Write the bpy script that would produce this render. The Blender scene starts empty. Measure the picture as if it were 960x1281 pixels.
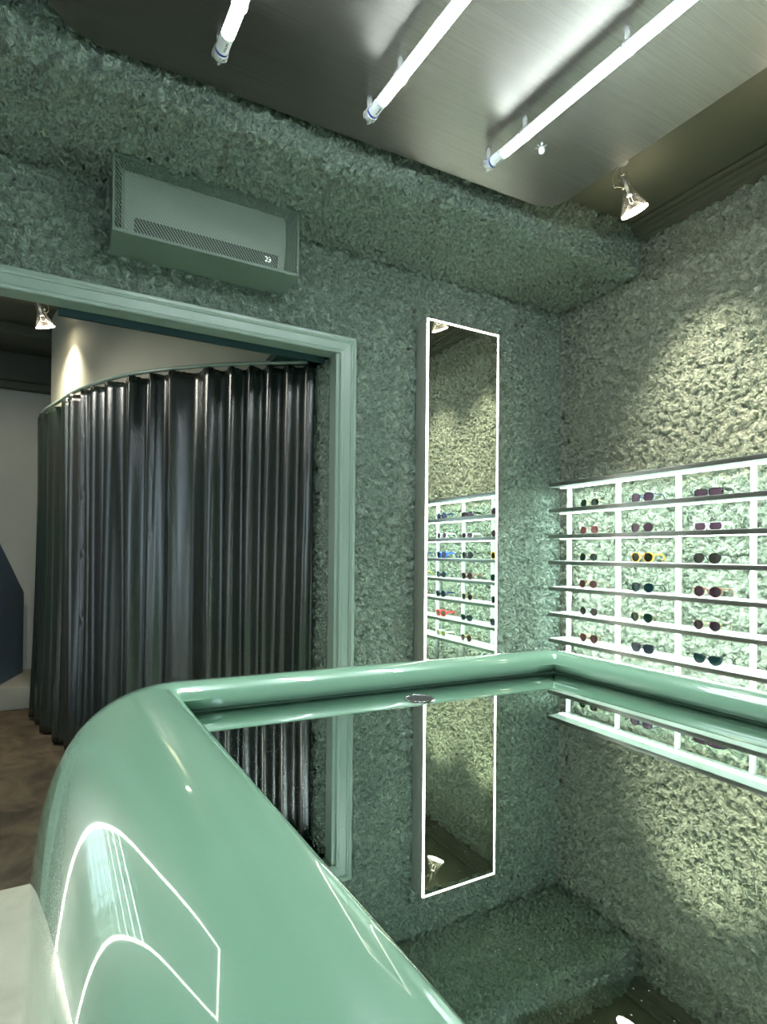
import bpy, bmesh, math, random
from mathutils import Vector, Matrix
R_ = random.Random(7)
S = bpy.context.scene
COL = S.collection
PI = math.pi

# ------------------------------------------------------------------ helpers
def link(o, parent=None):
    COL.objects.link(o)
    if parent is not None:
        o.parent = parent
    return o

def from_pydata(name, verts, faces, mat=None, parent=None, smooth=False, loc=None):
    me = bpy.data.meshes.new(name)
    me.from_pydata([tuple(v) for v in verts], [], faces)
    me.update()
    if smooth:
        me.polygons.foreach_set('use_smooth', [True] * len(me.polygons))
    o = bpy.data.objects.new(name, me)
    if mat is not None:
        for m in (mat if isinstance(mat, (list, tuple)) else [mat]):
            me.materials.append(m)
    if loc is not None:
        o.location = loc
    return link(o, parent)

def from_bm(name, bm, mat=None, parent=None, smooth=None, loc=None):
    bmesh.ops.recalc_face_normals(bm, faces=bm.faces[:])
    me = bpy.data.meshes.new(name)
    bm.to_mesh(me); bm.free()
    if smooth is True:
        me.polygons.foreach_set('use_smooth', [True] * len(me.polygons))
    elif smooth is not None:
        me.polygons.foreach_set('use_smooth', [True] * len(me.polygons))
        try: me.set_sharp_from_angle(angle=math.radians(smooth))
        except Exception: pass
    o = bpy.data.objects.new(name, me)
    if mat is not None:
        for m in (mat if isinstance(mat, (list, tuple)) else [mat]):
            me.materials.append(m)
    if loc is not None:
        o.location = loc
    return link(o, parent)

def tag(o, label, cat, group=None, kind=None):
    o['label'] = label; o['category'] = cat
    if group: o['group'] = group
    if kind: o['kind'] = kind
    return o

def thing(name, loc, label, cat, group=None, kind=None, rotz=0):
    o = bpy.data.objects.new(name, None)
    o.empty_display_size = .05
    o.location = loc; o.rotation_euler = (0, 0, rotz)
    link(o)
    return tag(o, label, cat, group, kind)

def add_box(bm, lo, hi, bevel=0, seg=2):
    vs = [bm.verts.new((x, y, z)) for x in (lo[0], hi[0]) for y in (lo[1], hi[1]) for z in (lo[2], hi[2])]
    idx = [(0,1,3,2),(4,6,7,5),(0,4,5,1),(2,3,7,6),(0,2,6,4),(1,5,7,3)]
    fs = [bm.faces.new([vs[i] for i in f]) for f in idx]
    if bevel > 0:
        es = list({e for f in fs for e in f.edges})
        bmesh.ops.bevel(bm, geom=es, offset=bevel, segments=seg, profile=.5, affect='EDGES')

def box(name, lo, hi, mat, parent=None, bevel=0, loc=None, seg=2):
    bm = bmesh.new(); add_box(bm, lo, hi, bevel, seg)
    return from_bm(name, bm, mat, parent, smooth=35 if bevel else None, loc=loc)

def add_tube(bm, pts, r, n=10, cap=True):
    pts = [Vector(p) for p in pts]
    rr = r if isinstance(r, (list, tuple)) else [r] * len(pts)
    rings = []
    up = None
    for i, p in enumerate(pts):
        t = (pts[min(i+1, len(pts)-1)] - pts[max(i-1, 0)]).normalized()
        if up is None:
            up = t.orthogonal().normalized()
        up = (up - t * up.dot(t))
        up = up.normalized() if up.length > 1e-6 else t.orthogonal().normalized()
        s = t.cross(up)
        rings.append([bm.verts.new(p + (up*math.cos(2*PI*k/n) + s*math.sin(2*PI*k/n)) * rr[i]) for k in range(n)])
    for a, b in zip(rings, rings[1:]):
        for k in range(n):
            bm.faces.new((a[k], a[(k+1) % n], b[(k+1) % n], b[k]))
    if cap:
        bm.faces.new(rings[0][::-1]); bm.faces.new(rings[-1])

def add_lathe(bm, prof, n=32, M=None, cap0=False, cap1=False):
    """prof: list of (radius, z)"""
    M = M or Matrix()
    rings = [[bm.verts.new(M @ Vector((r*math.cos(2*PI*k/n), r*math.sin(2*PI*k/n), z))) for k in range(n)] for r, z in prof]
    for a, b in zip(rings, rings[1:]):
        for k in range(n):
            bm.faces.new((a[k], a[(k+1) % n], b[(k+1) % n], b[k]))
    if cap0: bm.faces.new(rings[0][::-1])
    if cap1: bm.faces.new(rings[-1])

def spline(pts, n):
    """Catmull-Rom through points, n samples per span"""
    P = [Vector(p) for p in pts]
    out = []
    for i in range(len(P)-1):
        p0 = P[i-1] if i else P[0]*2 - P[1]
        p1, p2 = P[i], P[i+1]
        p3 = P[i+2] if i+2 < len(P) else P[-1]*2 - P[-2]
        for k in range(n):
            t = k / n
            out.append(.5*((2*p1) + (p2-p0)*t + (2*p0-5*p1+4*p2-p3)*t*t + (3*p1-p0-3*p2+p3)*t**3))
    out.append(P[-1])
    return out

# ------------------------------------------------------------------ materials
def mat(name, color=(.5,.5,.5), rough=.5, metal=0, spec=.5, coat=0, coat_rough=.05, emit=None, estr=0, sheen=0):
    m = bpy.data.materials.new(name); m.use_nodes = True
    b = m.node_tree.nodes['Principled BSDF']
    b.inputs['Base Color'].default_value = (*color, 1)
    b.inputs['Roughness'].default_value = rough
    b.inputs['Metallic'].default_value = metal
    b.inputs['Specular IOR Level'].default_value = spec
    b.inputs['Coat Weight'].default_value = coat
    b.inputs['Coat Roughness'].default_value = coat_rough
    if sheen: b.inputs['Sheen Weight'].default_value = sheen
    if emit:
        b.inputs['Emission Color'].default_value = (*emit, 1)
        b.inputs['Emission Strength'].default_value = estr
    return m

def N(m): return m.node_tree.nodes
def L(m, a, b): m.node_tree.links.new(a, b)
def bsdf(m): return m.node_tree.nodes['Principled BSDF']

def add_noise(m, scale, detail=3, rough=.55, dist=0, vec=None):
    n = N(m).new('ShaderNodeTexNoise')
    n.inputs['Scale'].default_value = scale; n.inputs['Detail'].default_value = detail
    n.inputs['Roughness'].default_value = rough; n.inputs['Distortion'].default_value = dist
    if vec is not None: L(m, vec, n.inputs['Vector'])
    return n

def objcoord(m, scale=(1,1,1)):
    t = N(m).new('ShaderNodeTexCoord'); mp = N(m).new('ShaderNodeMapping')
    mp.inputs['Scale'].default_value = scale
    L(m, t.outputs['Object'], mp.inputs['Vector'])
    return mp.outputs['Vector']

def ramp(m, fac, stops):
    r = N(m).new('ShaderNodeValToRGB')
    el = r.color_ramp.elements
    while len(el) < len(stops): el.new(.5)
    for e, (p, c) in zip(el, stops):
        e.position = p; e.color = (*c, 1) if len(c) == 3 else c
    L(m, fac, r.inputs['Fac'])
    return r

def add_bump(m, height, strength=.3, dist=.01):
    b = N(m).new('ShaderNodeBump')
    b.inputs['Strength'].default_value = strength; b.inputs['Distance'].default_value = dist
    L(m, height, b.inputs['Height']); L(m, b.outputs['Normal'], bsdf(m).inputs['Normal'])
    return b

def vary(m, c1, c2, scale, detail=4):
    v = objcoord(m); n = add_noise(m, scale, detail, vec=v)
    r = ramp(m, n.outputs['Fac'], [(.3, c1), (.7, c2)])
    L(m, r.outputs['Color'], bsdf(m).inputs['Base Color'])
    return m

def emission(name, color, strength):
    m = bpy.data.materials.new(name); m.use_nodes = True
    nt = m.node_tree; nt.nodes.clear()
    o = nt.nodes.new('ShaderNodeOutputMaterial'); e = nt.nodes.new('ShaderNodeEmission')
    e.inputs['Color'].default_value = (*color, 1); e.inputs['Strength'].default_value = strength
    nt.links.new(e.outputs[0], o.inputs['Surface'])
    return m

def clear(name, tint=(1,1,1), milk=.15, gloss=.5):
    """thin clear plastic: see-through, shiny at grazing angles, a little milky"""
    m = bpy.data.materials.new(name); m.use_nodes = True
    nt = m.node_tree; nt.nodes.clear()
    o = nt.nodes.new('ShaderNodeOutputMaterial')
    t = nt.nodes.new('ShaderNodeBsdfTransparent'); t.inputs['Color'].default_value = (*tint, 1)
    d = nt.nodes.new('ShaderNodeBsdfDiffuse'); d.inputs['Color'].default_value = (.85,.88,.86,1)
    g = nt.nodes.new('ShaderNodeBsdfGlossy'); g.inputs['Roughness'].default_value = .06
    f = nt.nodes.new('ShaderNodeLayerWeight'); f.inputs['Blend'].default_value = .3
    k = nt.nodes.new('ShaderNodeMath'); k.operation = 'MULTIPLY'; k.inputs[1].default_value = gloss
    m1 = nt.nodes.new('ShaderNodeMixShader'); m1.inputs['Fac'].default_value = milk
    m2 = nt.nodes.new('ShaderNodeMixShader')
    nt.links.new(t.outputs[0], m1.inputs[1]); nt.links.new(d.outputs[0], m1.inputs[2])
    nt.links.new(f.outputs['Facing'], k.inputs[0]); nt.links.new(k.outputs[0], m2.inputs['Fac'])
    nt.links.new(m1.outputs[0], m2.inputs[1]); nt.links.new(g.outputs[0], m2.inputs[2])
    nt.links.new(m2.outputs[0], o.inputs['Surface'])
    return m

def plaster(name, c1, c2, scale=30, amp=.010, stretch=(1,1,1), pits=(.36,.56)):
    m = mat(name, c1, rough=.85, spec=.25)
    m.displacement_method = 'BOTH'
    v = objcoord(m, stretch)
    def mul_add(a, k, b=None):
        n = N(m).new('ShaderNodeMath'); n.operation = 'MULTIPLY_ADD' if b is not None else 'MULTIPLY'
        L(m, a, n.inputs[0]); n.inputs[1].default_value = k
        if b is not None: L(m, b, n.inputs[2])
        return n.outputs[0]
    # torn crust: plateaus with gaps
    a = add_noise(m, scale, 4, .58, .55, v)
    r = ramp(m, a.outputs['Fac'], [(pits[0], (0,0,0)), (pits[1], (.75,.75,.75)), (.78, (1,1,1))])
    # crumbs: domes with creases between
    dn = add_noise(m, scale*1.1, 2, .5, 0, v)
    va = N(m).new('ShaderNodeVectorMath'); va.operation = 'MULTIPLY_ADD'
    L(m, dn.outputs['Color'], va.inputs[0]); va.inputs[1].default_value = (.03,.03,.03); L(m, v, va.inputs[2])
    vo = N(m).new('ShaderNodeTexVoronoi'); vo.inputs['Scale'].default_value = scale*1.35; L(m, va.outputs[0], vo.inputs['Vector'])
    big = add_noise(m, scale*.22, 3, .5, .3, v)
    fine = add_noise(m, scale*4.5, 3, .65, .3, v)
    h = mul_add(vo.outputs['Distance'], -.5, r.outputs['Color'])
    h = mul_add(big.outputs['Fac'], .55, h)
    h = mul_add(fine.outputs['Fac'], .22, h)
    d = N(m).new('ShaderNodeDisplacement')
    d.inputs['Scale'].default_value = amp; d.inputs['Midlevel'].default_value = .9
    L(m, h, d.inputs['Height'])
    L(m, d.outputs[0], N(m)['Material Output'].inputs['Displacement'])
    n2 = add_noise(m, 2.2, 4, vec=v)
    rc = ramp(m, n2.outputs['Fac'], [(.3, c1), (.7, c2)])
    # paler and darker random speckle: the relief's light-and-shade contrast put into the colour
    gr = add_noise(m, scale*2.2, 3, .6, .1, v)
    g2 = ramp(m, gr.outputs['Fac'], [(.34, (.66,.70,.70)), (.52, (1,1,1)), (.68, (1.22,1.2,1.12))])
    mg = N(m).new('ShaderNodeMix'); mg.data_type = 'RGBA'; mg.blend_type = 'MULTIPLY'; mg.inputs['Factor'].default_value = 1
    L(m, rc.outputs['Color'], mg.inputs[6]); L(m, g2.outputs['Color'], mg.inputs[7])
    L(m, mg.outputs[2], bsdf(m).inputs['Base Color'])
    return m

M = {}
M['plaster_a'] = plaster('sage_roughcast', (.188,.246,.196), (.212,.270,.217), 30, .030)
M['plaster_b'] = plaster('sage_roughcast_coarse', (.190,.222,.170), (.220,.248,.190), 27, .035)
M['ceiling'] = vary(mat('olive_ceiling_paint', rough=.6, spec=.35), (.062,.068,.047), (.074,.079,.056), 1.2)
M['trim'] = vary(mat('sage_gloss_trim', rough=.35), (.20,.275,.225), (.22,.295,.24), 2)
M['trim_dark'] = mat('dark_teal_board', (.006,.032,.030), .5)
M['beige'] = vary(mat('warm_grey_render', rough=.7), (.36,.36,.28), (.40,.40,.31), 1.5)
M['greywall'] = vary(mat('grey_render', rough=.7), (.30,.315,.27), (.34,.35,.30), 1.5)
M['blue'] = vary(mat('slate_blue_panel', rough=.55), (.09,.16,.23), (.105,.18,.26), 3)
M['green'] = mat('glossy_sage_lacquer', (.288,.52,.345), .22, coat=1, coat_rough=.03)
M['steel'] = mat('brushed_steel', (.27,.28,.26), .3, 1)
M['casing'] = mat('brushed_mirror_casing', (.34,.35,.31), .45, .5)
M['white'] = mat('white_powder_coat', (.82,.86,.84), .4)
M['tube_led'] = emission('led_tube_light', (.87,.96,1.0), 60)
M['shelf_led_dim'] = emission('dim_shelf_light', (.86,1.0,.95), 10)
M['shelf_liner'] = mat('shelf_liner_white', (.60,.65,.62), .45)
M['shelf_led'] = emission('shelf_led_light', (.82,1.0,.95), 34)
M['mirror_led'] = emission('mirror_led_light', (1.0,.96,.86), 9)
M['lamp_face'] = emission('warm_lamp_light', (1.0,.87,.66), 14)
M['digit'] = emission('digit_light', (.8,1,.95), 1.2)
M['chrome'] = mat('chrome', (.75,.76,.75), .12, 1)
M['pane'] = clear('window_glass', milk=0.0, gloss=.3)
M['post_steel'] = mat('dark_post_steel', (.10,.11,.10), .45, .6)
M['black'] = mat('black_plastic', (.012,.012,.012), .4)
M['alu'] = mat('pale_aluminium', (.80,.85,.85), .4, 0)
M['bluering'] = mat('blue_ring', (.02,.06,.35), .4)
M['ink'] = mat('grey_ink', (.06,.06,.06), .6)
M['clear'] = clear('clear_plastic', milk=.35)
M['clear_lamp'] = clear('clear_lamp_glass', (.88,.88,.85), .018, .6)
M['cord'] = mat('clear_cord', (.45,.45,.38), .35)
M['ac_white'] = mat('white_ac_plastic', (.26,.31,.25), .45)
M['ac_dark'] = mat('dark_vent', (.02,.024,.022), .5)
M['enclosure'] = mat('sage_sheet_metal', (.10,.145,.11), .5)

# carpet, concrete
m = mat('brown_carpet', rough=.95, spec=.1); v = objcoord(m)
a = add_noise(m, 3.5, 5, .65, .6, v); b_ = add_noise(m, 180, 2, .6, 0, v)
mx = N(m).new('ShaderNodeMath'); mx.operation = 'MULTIPLY_ADD'; L(m, b_.outputs['Fac'], mx.inputs[0]); mx.inputs[1].default_value = .35
L(m, a.outputs['Fac'], mx.inputs[2])
r = ramp(m, mx.outputs[0], [(.4, (.035,.03,.022)), (.62, (.085,.07,.048)), (.85, (.16,.125,.08))])
L(m, r.outputs['Color'], bsdf(m).inputs['Base Color']); add_bump(m, b_.outputs['Fac'], .6, .006); M['carpet'] = m
m = mat('pale_concrete', rough=.45); v = objcoord(m)
a = add_noise(m, 3, 6, .65, .4, v)
r = ramp(m, a.outputs['Fac'], [(.3, (.42,.405,.32)), (.55, (.53,.51,.41)), (.8, (.60,.58,.48))])
L(m, r.outputs['Color'], bsdf(m).inputs['Base Color']); M['concrete'] = m

# dark vinyl curtain
m = mat('dark_green_vinyl', (.018,.025,.021), .24, spec=1.0); v = objcoord(m)
a = add_noise(m, 160, 3, .6, .3, v); add_bump(m, a.outputs['Fac'], .22, .004)
b_ = add_noise(m, 1.6, 3, .5, .3, v)
r = ramp(m, b_.outputs['Fac'], [(.35, (.022,.024,.019)), (.65, (.013,.024,.019))]); L(m, r.outputs['Color'], bsdf(m).inputs['Base Color'])
M['vinyl'] = m

# brushed ceiling panel
m = mat('brushed_panel_metal', (.19,.19,.17), .40, 1); v = objcoord(m, (2, 300, 2))
a = add_noise(m, 1.0, 4, .6, 0, v)
r = ramp(m, a.outputs['Fac'], [(.3, (.20,.195,.175)), (.7, (.255,.25,.225))]); L(m, r.outputs['Color'], bsdf(m).inputs['Base Color'])
bsdf(m).inputs['Anisotropic'].default_value = .6
tg = N(m).new('ShaderNodeTangent'); tg.direction_type = 'RADIAL'; tg.axis = 'Z'
tgv = N(m).new('ShaderNodeCombineXYZ'); tgv.inputs[0].default_value = 1.0
L(m, tgv.outputs[0], bsdf(m).inputs['Tangent'])
M['panel'] = m

# plain mirror, and the counter's dusty mirror top
M['mirror'] = mat('mirror_silver', (.80,.86,.80), .0, 1)
m = mat('dusty_mirror', (.70,.80,.74), .0, 1); v = objcoord(m)
vo = N(m).new('ShaderNodeTexVoronoi'); vo.inputs['Scale'].default_value = 150; L(m, v, vo.inputs['Vector'])
vo2 = N(m).new('ShaderNodeTexNoise'); vo2.inputs['Scale'].default_value = 9; L(m, v, vo2.inputs['Vector'])
th = N(m).new('ShaderNodeMath'); th.operation = 'MULTIPLY'; L(m, vo2.outputs['Fac'], th.inputs[0]); th.inputs[1].default_value = .17
lt = N(m).new('ShaderNodeMath'); lt.operation = 'LESS_THAN'; L(m, vo.outputs['Distance'], lt.inputs[0]); L(m, th.outputs[0], lt.inputs[1])
df = N(m).new('ShaderNodeBsdfDiffuse'); df.inputs['Color'].default_value = (.75,.75,.7,1)
mxs = N(m).new('ShaderNodeMixShader')
fm = N(m).new('ShaderNodeMath'); fm.operation = 'MULTIPLY'; L(m, lt.outputs[0], fm.inputs[0]); fm.inputs[1].default_value = .45
L(m, fm.outputs[0], mxs.inputs['Fac']); L(m, bsdf(m).outputs[0], mxs.inputs[1]); L(m, df.outputs[0], mxs.inputs[2])
L(m, mxs.outputs[0], N(m)['Material Output'].inputs['Surface'])
M['mirror_top'] = m

# perforated sheet: real see-through holes drawn by a wave pattern
m = mat('perforated_sheet', (.15,.21,.155), .5)
t = N(m).new('ShaderNodeTexCoord'); mp = N(m).new('ShaderNodeMapping'); mp.inputs['Rotation'].default_value = (0, math.radians(35), 0)
L(m, t.outputs['Object'], mp.inputs['Vector'])
sx = N(m).new('ShaderNodeSeparateXYZ'); L(m, mp.outputs['Vector'], sx.inputs[0])
w = N(m).new('ShaderNodeMath'); w.operation = 'MULTIPLY'; L(m, sx.outputs['X'], w.inputs[0]); w.inputs[1].default_value = 2*PI/.0105
sn = N(m).new('ShaderNodeMath'); sn.operation = 'SINE'; L(m, w.outputs[0], sn.inputs[0])
w2 = N(m).new('ShaderNodeMath'); w2.operation = 'MULTIPLY'; L(m, sx.outputs['Z'], w2.inputs[0]); w2.inputs[1].default_value = 2*PI/.0105
sn2 = N(m).new('ShaderNodeMath'); sn2.operation = 'SINE'; L(m, w2.outputs[0], sn2.inputs[0])
ad = N(m).new('ShaderNodeMath'); ad.operation = 'MULTIPLY_ADD'; L(m, sn2.outputs[0], ad.inputs[0]); ad.inputs[1].default_value = .25; L(m, sn.outputs[0], ad.inputs[2])
gt = N(m).new('ShaderNodeMath'); gt.operation = 'GREATER_THAN'; L(m, ad.outputs[0], gt.inputs[0]); gt.inputs[1].default_value = -.45
tr = N(m).new('ShaderNodeBsdfTransparent'); mxs = N(m).new('ShaderNodeMixShader')
L(m, gt.outputs[0], mxs.inputs['Fac']); L(m, bsdf(m).outputs[0], mxs.inputs[1]); L(m, tr.outputs[0], mxs.inputs[2])
L(m, mxs.outputs[0], N(m)['Material Output'].inputs['Surface'])
M['perf'] = m

# ------------------------------------------------------------------ camera
E = 1.31
CAMP = Vector((-2.71268739, -2.62107155, E))
yaw, pit, rol = map(math.radians, (28.5099, .448, .5377))
fw = Vector((math.sin(yaw), math.cos(yaw), 0)); rt = Vector((math.cos(yaw), -math.sin(yaw), 0)); up = Vector((0, 0, 1))
F3 = fw*math.cos(pit) + up*math.sin(pit); u3 = up*math.cos(pit) - fw*math.sin(pit)
R3 = rt*math.cos(rol) + u3*math.sin(rol); U3 = u3*math.cos(rol) - rt*math.sin(rol)
cd = bpy.data.cameras.new('camera'); co = bpy.data.objects.new('camera', cd); link(co)
cd.sensor_fit = 'HORIZONTAL'; cd.sensor_width = 36; cd.lens = 702.5035/960*36
cd.shift_y = (686.36-640.5)/960
cd.clip_start = .02; cd.clip_end = 100
mw = Matrix((R3, U3, -F3)).transposed().to_4x4(); mw.translation = CAMP
co.matrix_world = mw
S.camera = co

# ------------------------------------------------------------------ room shell
CZ = 3.109          # ceiling height
XJ = -1.57          # right reveal of the opening
XW0, YW1 = -4.8, -4.0
OPX0, OPZ = -3.24, 2.335

def grid_wall(name, origin, du, dv, nu, nv, skip, mat_, flip=False):
    """regular grid, cells for which skip(u,v) is true left out"""
    o = Vector(origin); du = Vector(du); dv = Vector(dv)
    used = {}; verts = []; faces = []
    def vid(i, j):
        k = (i, j)
        if k not in used:
            used[k] = len(verts); verts.append(o + du*i + dv*j)
        return used[k]
    for j in range(nv):
        for i in range(nu):
            if skip and skip(o + du*(i+.5) + dv*(j+.5)): continue
            f = (vid(i,j), vid(i+1,j), vid(i+1,j+1), vid(i,j+1))
            faces.append(f[::-1] if flip else f)
    return from_pydata(name, verts, faces, mat_, smooth=True)

def structure(o, label, cat):
    return tag(o, label, cat, kind='structure')

c = .006
nA = round(-XW0/c); nz = round(CZ/c)
wa = grid_wall('wall_back', (XW0, 0, 0), (-XW0/nA, 0, 0), (0, 0, CZ/nz), nA, nz,
               lambda p: (OPX0 < p.x < XJ and p.z < OPZ) or p.z > CZ-.18, M['plaster_a'])
structure(wa, 'sage roughcast plaster wall holding the wide doorway and the tall mirror', 'wall')
nB = round(-YW1/c)
wb = grid_wall('wall_right', (0, 0, 0), (0, YW1/nB, 0), (0, 0, CZ/nz), nB, nz, None, M['plaster_b'])
structure(wb, 'sage roughcast plaster wall behind the lit sunglasses shelves', 'wall')
# soffit beam along the back wall: underside and front face
SZ, SY = 2.869, -.5685
ns, nf = round(-SY/c), round((CZ-SZ)/c)
verts = []; faces = []
prof = [(0 + SY*k/ns, SZ) for k in range(ns+1)] + [(SY, SZ + (CZ-SZ)*k/nf) for k in range(1, nf+1)]
for i in range(nA+1):
    for (y, z) in prof:
        verts.append((XW0 - XW0*i/nA, y, z))
w_ = len(prof)
for i in range(nA):
    for k in range(w_-1):
        faces.append((i*w_+k, i*w_+k+1, (i+1)*w_+k+1, (i+1)*w_+k))
so = from_pydata('soffit_beam', verts, faces, M['plaster_a'], smooth=True)
structure(so, 'roughcast beam along the top of the doorway wall under the ceiling', 'beam')

structure(box('ceiling', (XW0-.1, YW1-.1, CZ), (.1, 0, CZ+.1), M['ceiling']), 'smooth olive brown painted ceiling over the shop', 'ceiling')
structure(box('floor', (XW0-.1, YW1-.1, -.1), (.1, -.02, 0), M['concrete']), 'pale polished concrete floor left of the green counter', 'floor')
# solid cores behind the roughcast so no light leaks
bm = bmesh.new()
add_box(bm, (XJ+.03, .03, 0), (.1, .09, CZ)); add_box(bm, (OPX0, .03, OPZ+.03), (XJ+.03, .09, CZ+.1)); add_box(bm, (XW0-.1, .03, 0), (OPX0, .09, CZ))
structure(from_bm('wall_core', bm, M['greywall']), 'grey back face of the doorway wall seen from the passage', 'wall')
structure(box('wall_outer', (.03, YW1, 0), (.1, .03, CZ), M['greywall']), 'outer side of the shelf wall', 'wall')

# crown moulding along the right wall: three stepped fillets
bm = bmesh.new()
pr = [(-.105, 0), (-.105,-.012), (-.098,-.018), (-.082,-.020), (-.080,-.030), (-.060,-.034), (-.056,-.046), (-.030,-.052), (-.026,-.066), (.03,-.07), (.03, 0)]
for a_ in (YW1, SY+.01):
    pass
va = [bm.verts.new((x, YW1, CZ+z)) for x, z in pr]; vb = [bm.verts.new((x, SY-.008, CZ+z)) for x, z in pr]
n_ = len(pr)
for k in range(n_):
    bm.faces.new((va[k], va[(k+1) % n_], vb[(k+1) % n_], vb[k]))
bm.faces.new(va); bm.faces.new(vb[::-1])
structure(from_bm('trim_1', bm, M['ceiling']), 'stepped olive crown moulding between ceiling and shelf wall', 'moulding')

# left wall and rear wall of the shop, the rear one with an unseen window added for fill daylight
LY0, LY1, LZ0, LZ1 = -2.9, -1.5, .5, 1.35
bm = bmesh.new()
add_box(bm, (XW0-.1, YW1, 0), (XW0, LY0, CZ)); add_box(bm, (XW0-.1, LY1, 0), (XW0, .03, CZ))
add_box(bm, (XW0-.1, LY0, 0), (XW0, LY1, LZ0)); add_box(bm, (XW0-.1, LY0, LZ1), (XW0, LY1, CZ))
structure(from_bm('wall_left', bm, M['greywall']), 'plain grey wall opposite the sunglasses shelves', 'wall')
bm = bmesh.new()
for lo, hi in (((LY0, LZ0), (LY0+.04, LZ1)), ((LY1-.04, LZ0), (LY1, LZ1)), ((LY0, LZ0), (LY1, LZ0+.04)), ((LY0, LZ1-.04), (LY1, LZ1))):
    add_box(bm, (XW0-.07, lo[0], lo[1]), (XW0-.02, hi[0], hi[1]))
w2_ = structure(from_bm('window_2', bm, M['white']), 'low white framed window behind the empty shelving', 'window')
box('window_pane', (XW0-.05, LY0+.04, LZ0+.04), (XW0-.045, LY1-.04, LZ1-.04), M['pane'], w2_)
WX0, WX1, WZ0, WZ1 = -4.3, -2.3, .55, 2.5
bm = bmesh.new()
add_box(bm, (XW0-.1, YW1-.1, 0), (WX0, YW1, CZ)); add_box(bm, (WX1, YW1-.1, 0), (.1, YW1, CZ))
add_box(bm, (WX0, YW1-.1, 0), (WX1, YW1, WZ0)); add_box(bm, (WX0, YW1-.1, WZ1), (WX1, YW1, CZ))
structure(from_bm('wall_front', bm, M['greywall']), 'plain grey street wall with the added window', 'wall')
bm = bmesh.new()
for lo, hi in (((WX0, WZ0), (WX0+.05, WZ1)), ((WX1-.05, WZ0), (WX1, WZ1)), ((WX0, WZ0), (WX1, WZ0+.05)), ((WX0, WZ1-.05), (WX1, WZ1)), ((-3.32, WZ0), (-3.28, WZ1))):
    add_box(bm, (lo[0], YW1-.07, lo[1]), (hi[0], YW1-.02, hi[1]))
wf = structure(from_bm('fill_window', bm, M['white']), 'unseen white framed window added for fill daylight', 'window')
box('window_pane', (WX0+.05, YW1-.05, WZ0+.05), (WX1-.05, YW1-.045, WZ1-.05), M['pane'], wf)

# door casing: moulded profile swept around the opening (right jamb and head, left jamb out of frame)
def casing_sweep():
    # profile (w from inner edge outward, d proud of the wall)
    P = [(0, 0), (0, .012), (.004, .018), (.012, .020), (.016, .014), (.020, .016), (.056, .019), (.058, .025), (.064, .027), (.067, .031), (.080, .031), (.085, .027), (.085, 0)]
    xi, zi, xl = -1.556, 2.322, OPX0-.014
    bm = bmesh.new()
    def ring(fx): return [bm.verts.new(fx(w, d)) for w, d in P]
    rs = [ring(lambda w, d: (xi+w, -d, 0)), ring(lambda w, d: (xi+w, -d, zi+w)),
          ring(lambda w, d: (xl-w, -d, zi+w)), ring(lambda w, d: (xl-w, -d, 0))]
    for a, b in zip(rs, rs[1:]):
        for k in range(len(P)-1):
            bm.faces.new((a[k], a[k+1], b[k+1], b[k]))
    return bm
dr = thing('door_1', (-1.52, 0, 0), 'wide sage moulded door casing around the opening to the curtained room', 'doorway', kind='structure')
o = from_bm('door_casing', casing_sweep(), M['trim'], None); o.parent = dr; o.location = (1.52, 0, 0)
bm = bmesh.new()
add_box(bm, (XJ-.004, -.004, 0), (-1.548, .075, 2.33)); add_box(bm, (OPX0-.02, -.004, 2.322), (-1.548, .075, 2.345)); add_box(bm, (OPX0-.02, -.004, 0), (OPX0+.01, .075, 2.33))
o = from_bm('door_jamb', bm, M['trim'], dr); o.location = (1.52, 0, 0)
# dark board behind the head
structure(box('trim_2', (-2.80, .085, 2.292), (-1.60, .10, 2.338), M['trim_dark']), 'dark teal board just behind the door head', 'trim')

# ------------------------------------------------------------------ passage beyond the opening
g = grid_wall('wall_reveal', (XJ, .075, 0), (0, .36/44, 0), (0, 0, 2.335/260), 44, 260, None, M['plaster_a'], flip=True)
structure(g, 'narrow roughcast reveal between the curtain and the door casing', 'wall')
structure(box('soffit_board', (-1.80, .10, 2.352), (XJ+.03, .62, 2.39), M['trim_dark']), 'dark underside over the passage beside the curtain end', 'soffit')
BY = 3.65
structure(box('floor_carpet', (-6.0, -.02, -.1), (.1, BY, 0), M['carpet']), 'mottled brown carpet beyond the doorway', 'floor')
structure(box('wall_far', (-6.0, BY, 0), (.1, BY+.1, CZ+.2), M['greywall']), 'pale grey wall at the end of the curtained room', 'wall')
structure(box('wall_side', (-6.1, .09, 0), (-6.0, BY, CZ+.2), M['greywall']), 'side wall of the curtained room', 'wall')
structure(box('wall_inner', (XJ+.03, .06, 0), (XJ+.09, BY, CZ+.2), M['greywall']), 'inner wall behind the curved cubicle', 'wall')
structure(box('ceiling_passage', (-6.1, .09, CZ), (.1, BY+.1, CZ+.2), M['ceiling']), 'dark ceiling of the curtained room', 'ceiling')
bm = bmesh.new()
for (y0, y1, z0) in ((BY-.16, BY, 2.86), (BY-.10, BY, 2.80), (2.7, 3.0, 3.03), (1.9, 2.1, 3.06)):
    add_box(bm, (-5.99, y0, z0), (-2.6, y1, CZ), .006)
structure(from_bm('trim_3', bm, M['ceiling']), 'stepped cornice and beams above the far grey wall', 'cornice')
structure(box('platform', (-5.99, 2.853, .001), (-2.6, BY, .183), M['greywall'], bevel=.006), 'low pale plinth along the foot of the far wall', 'platform')

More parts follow.
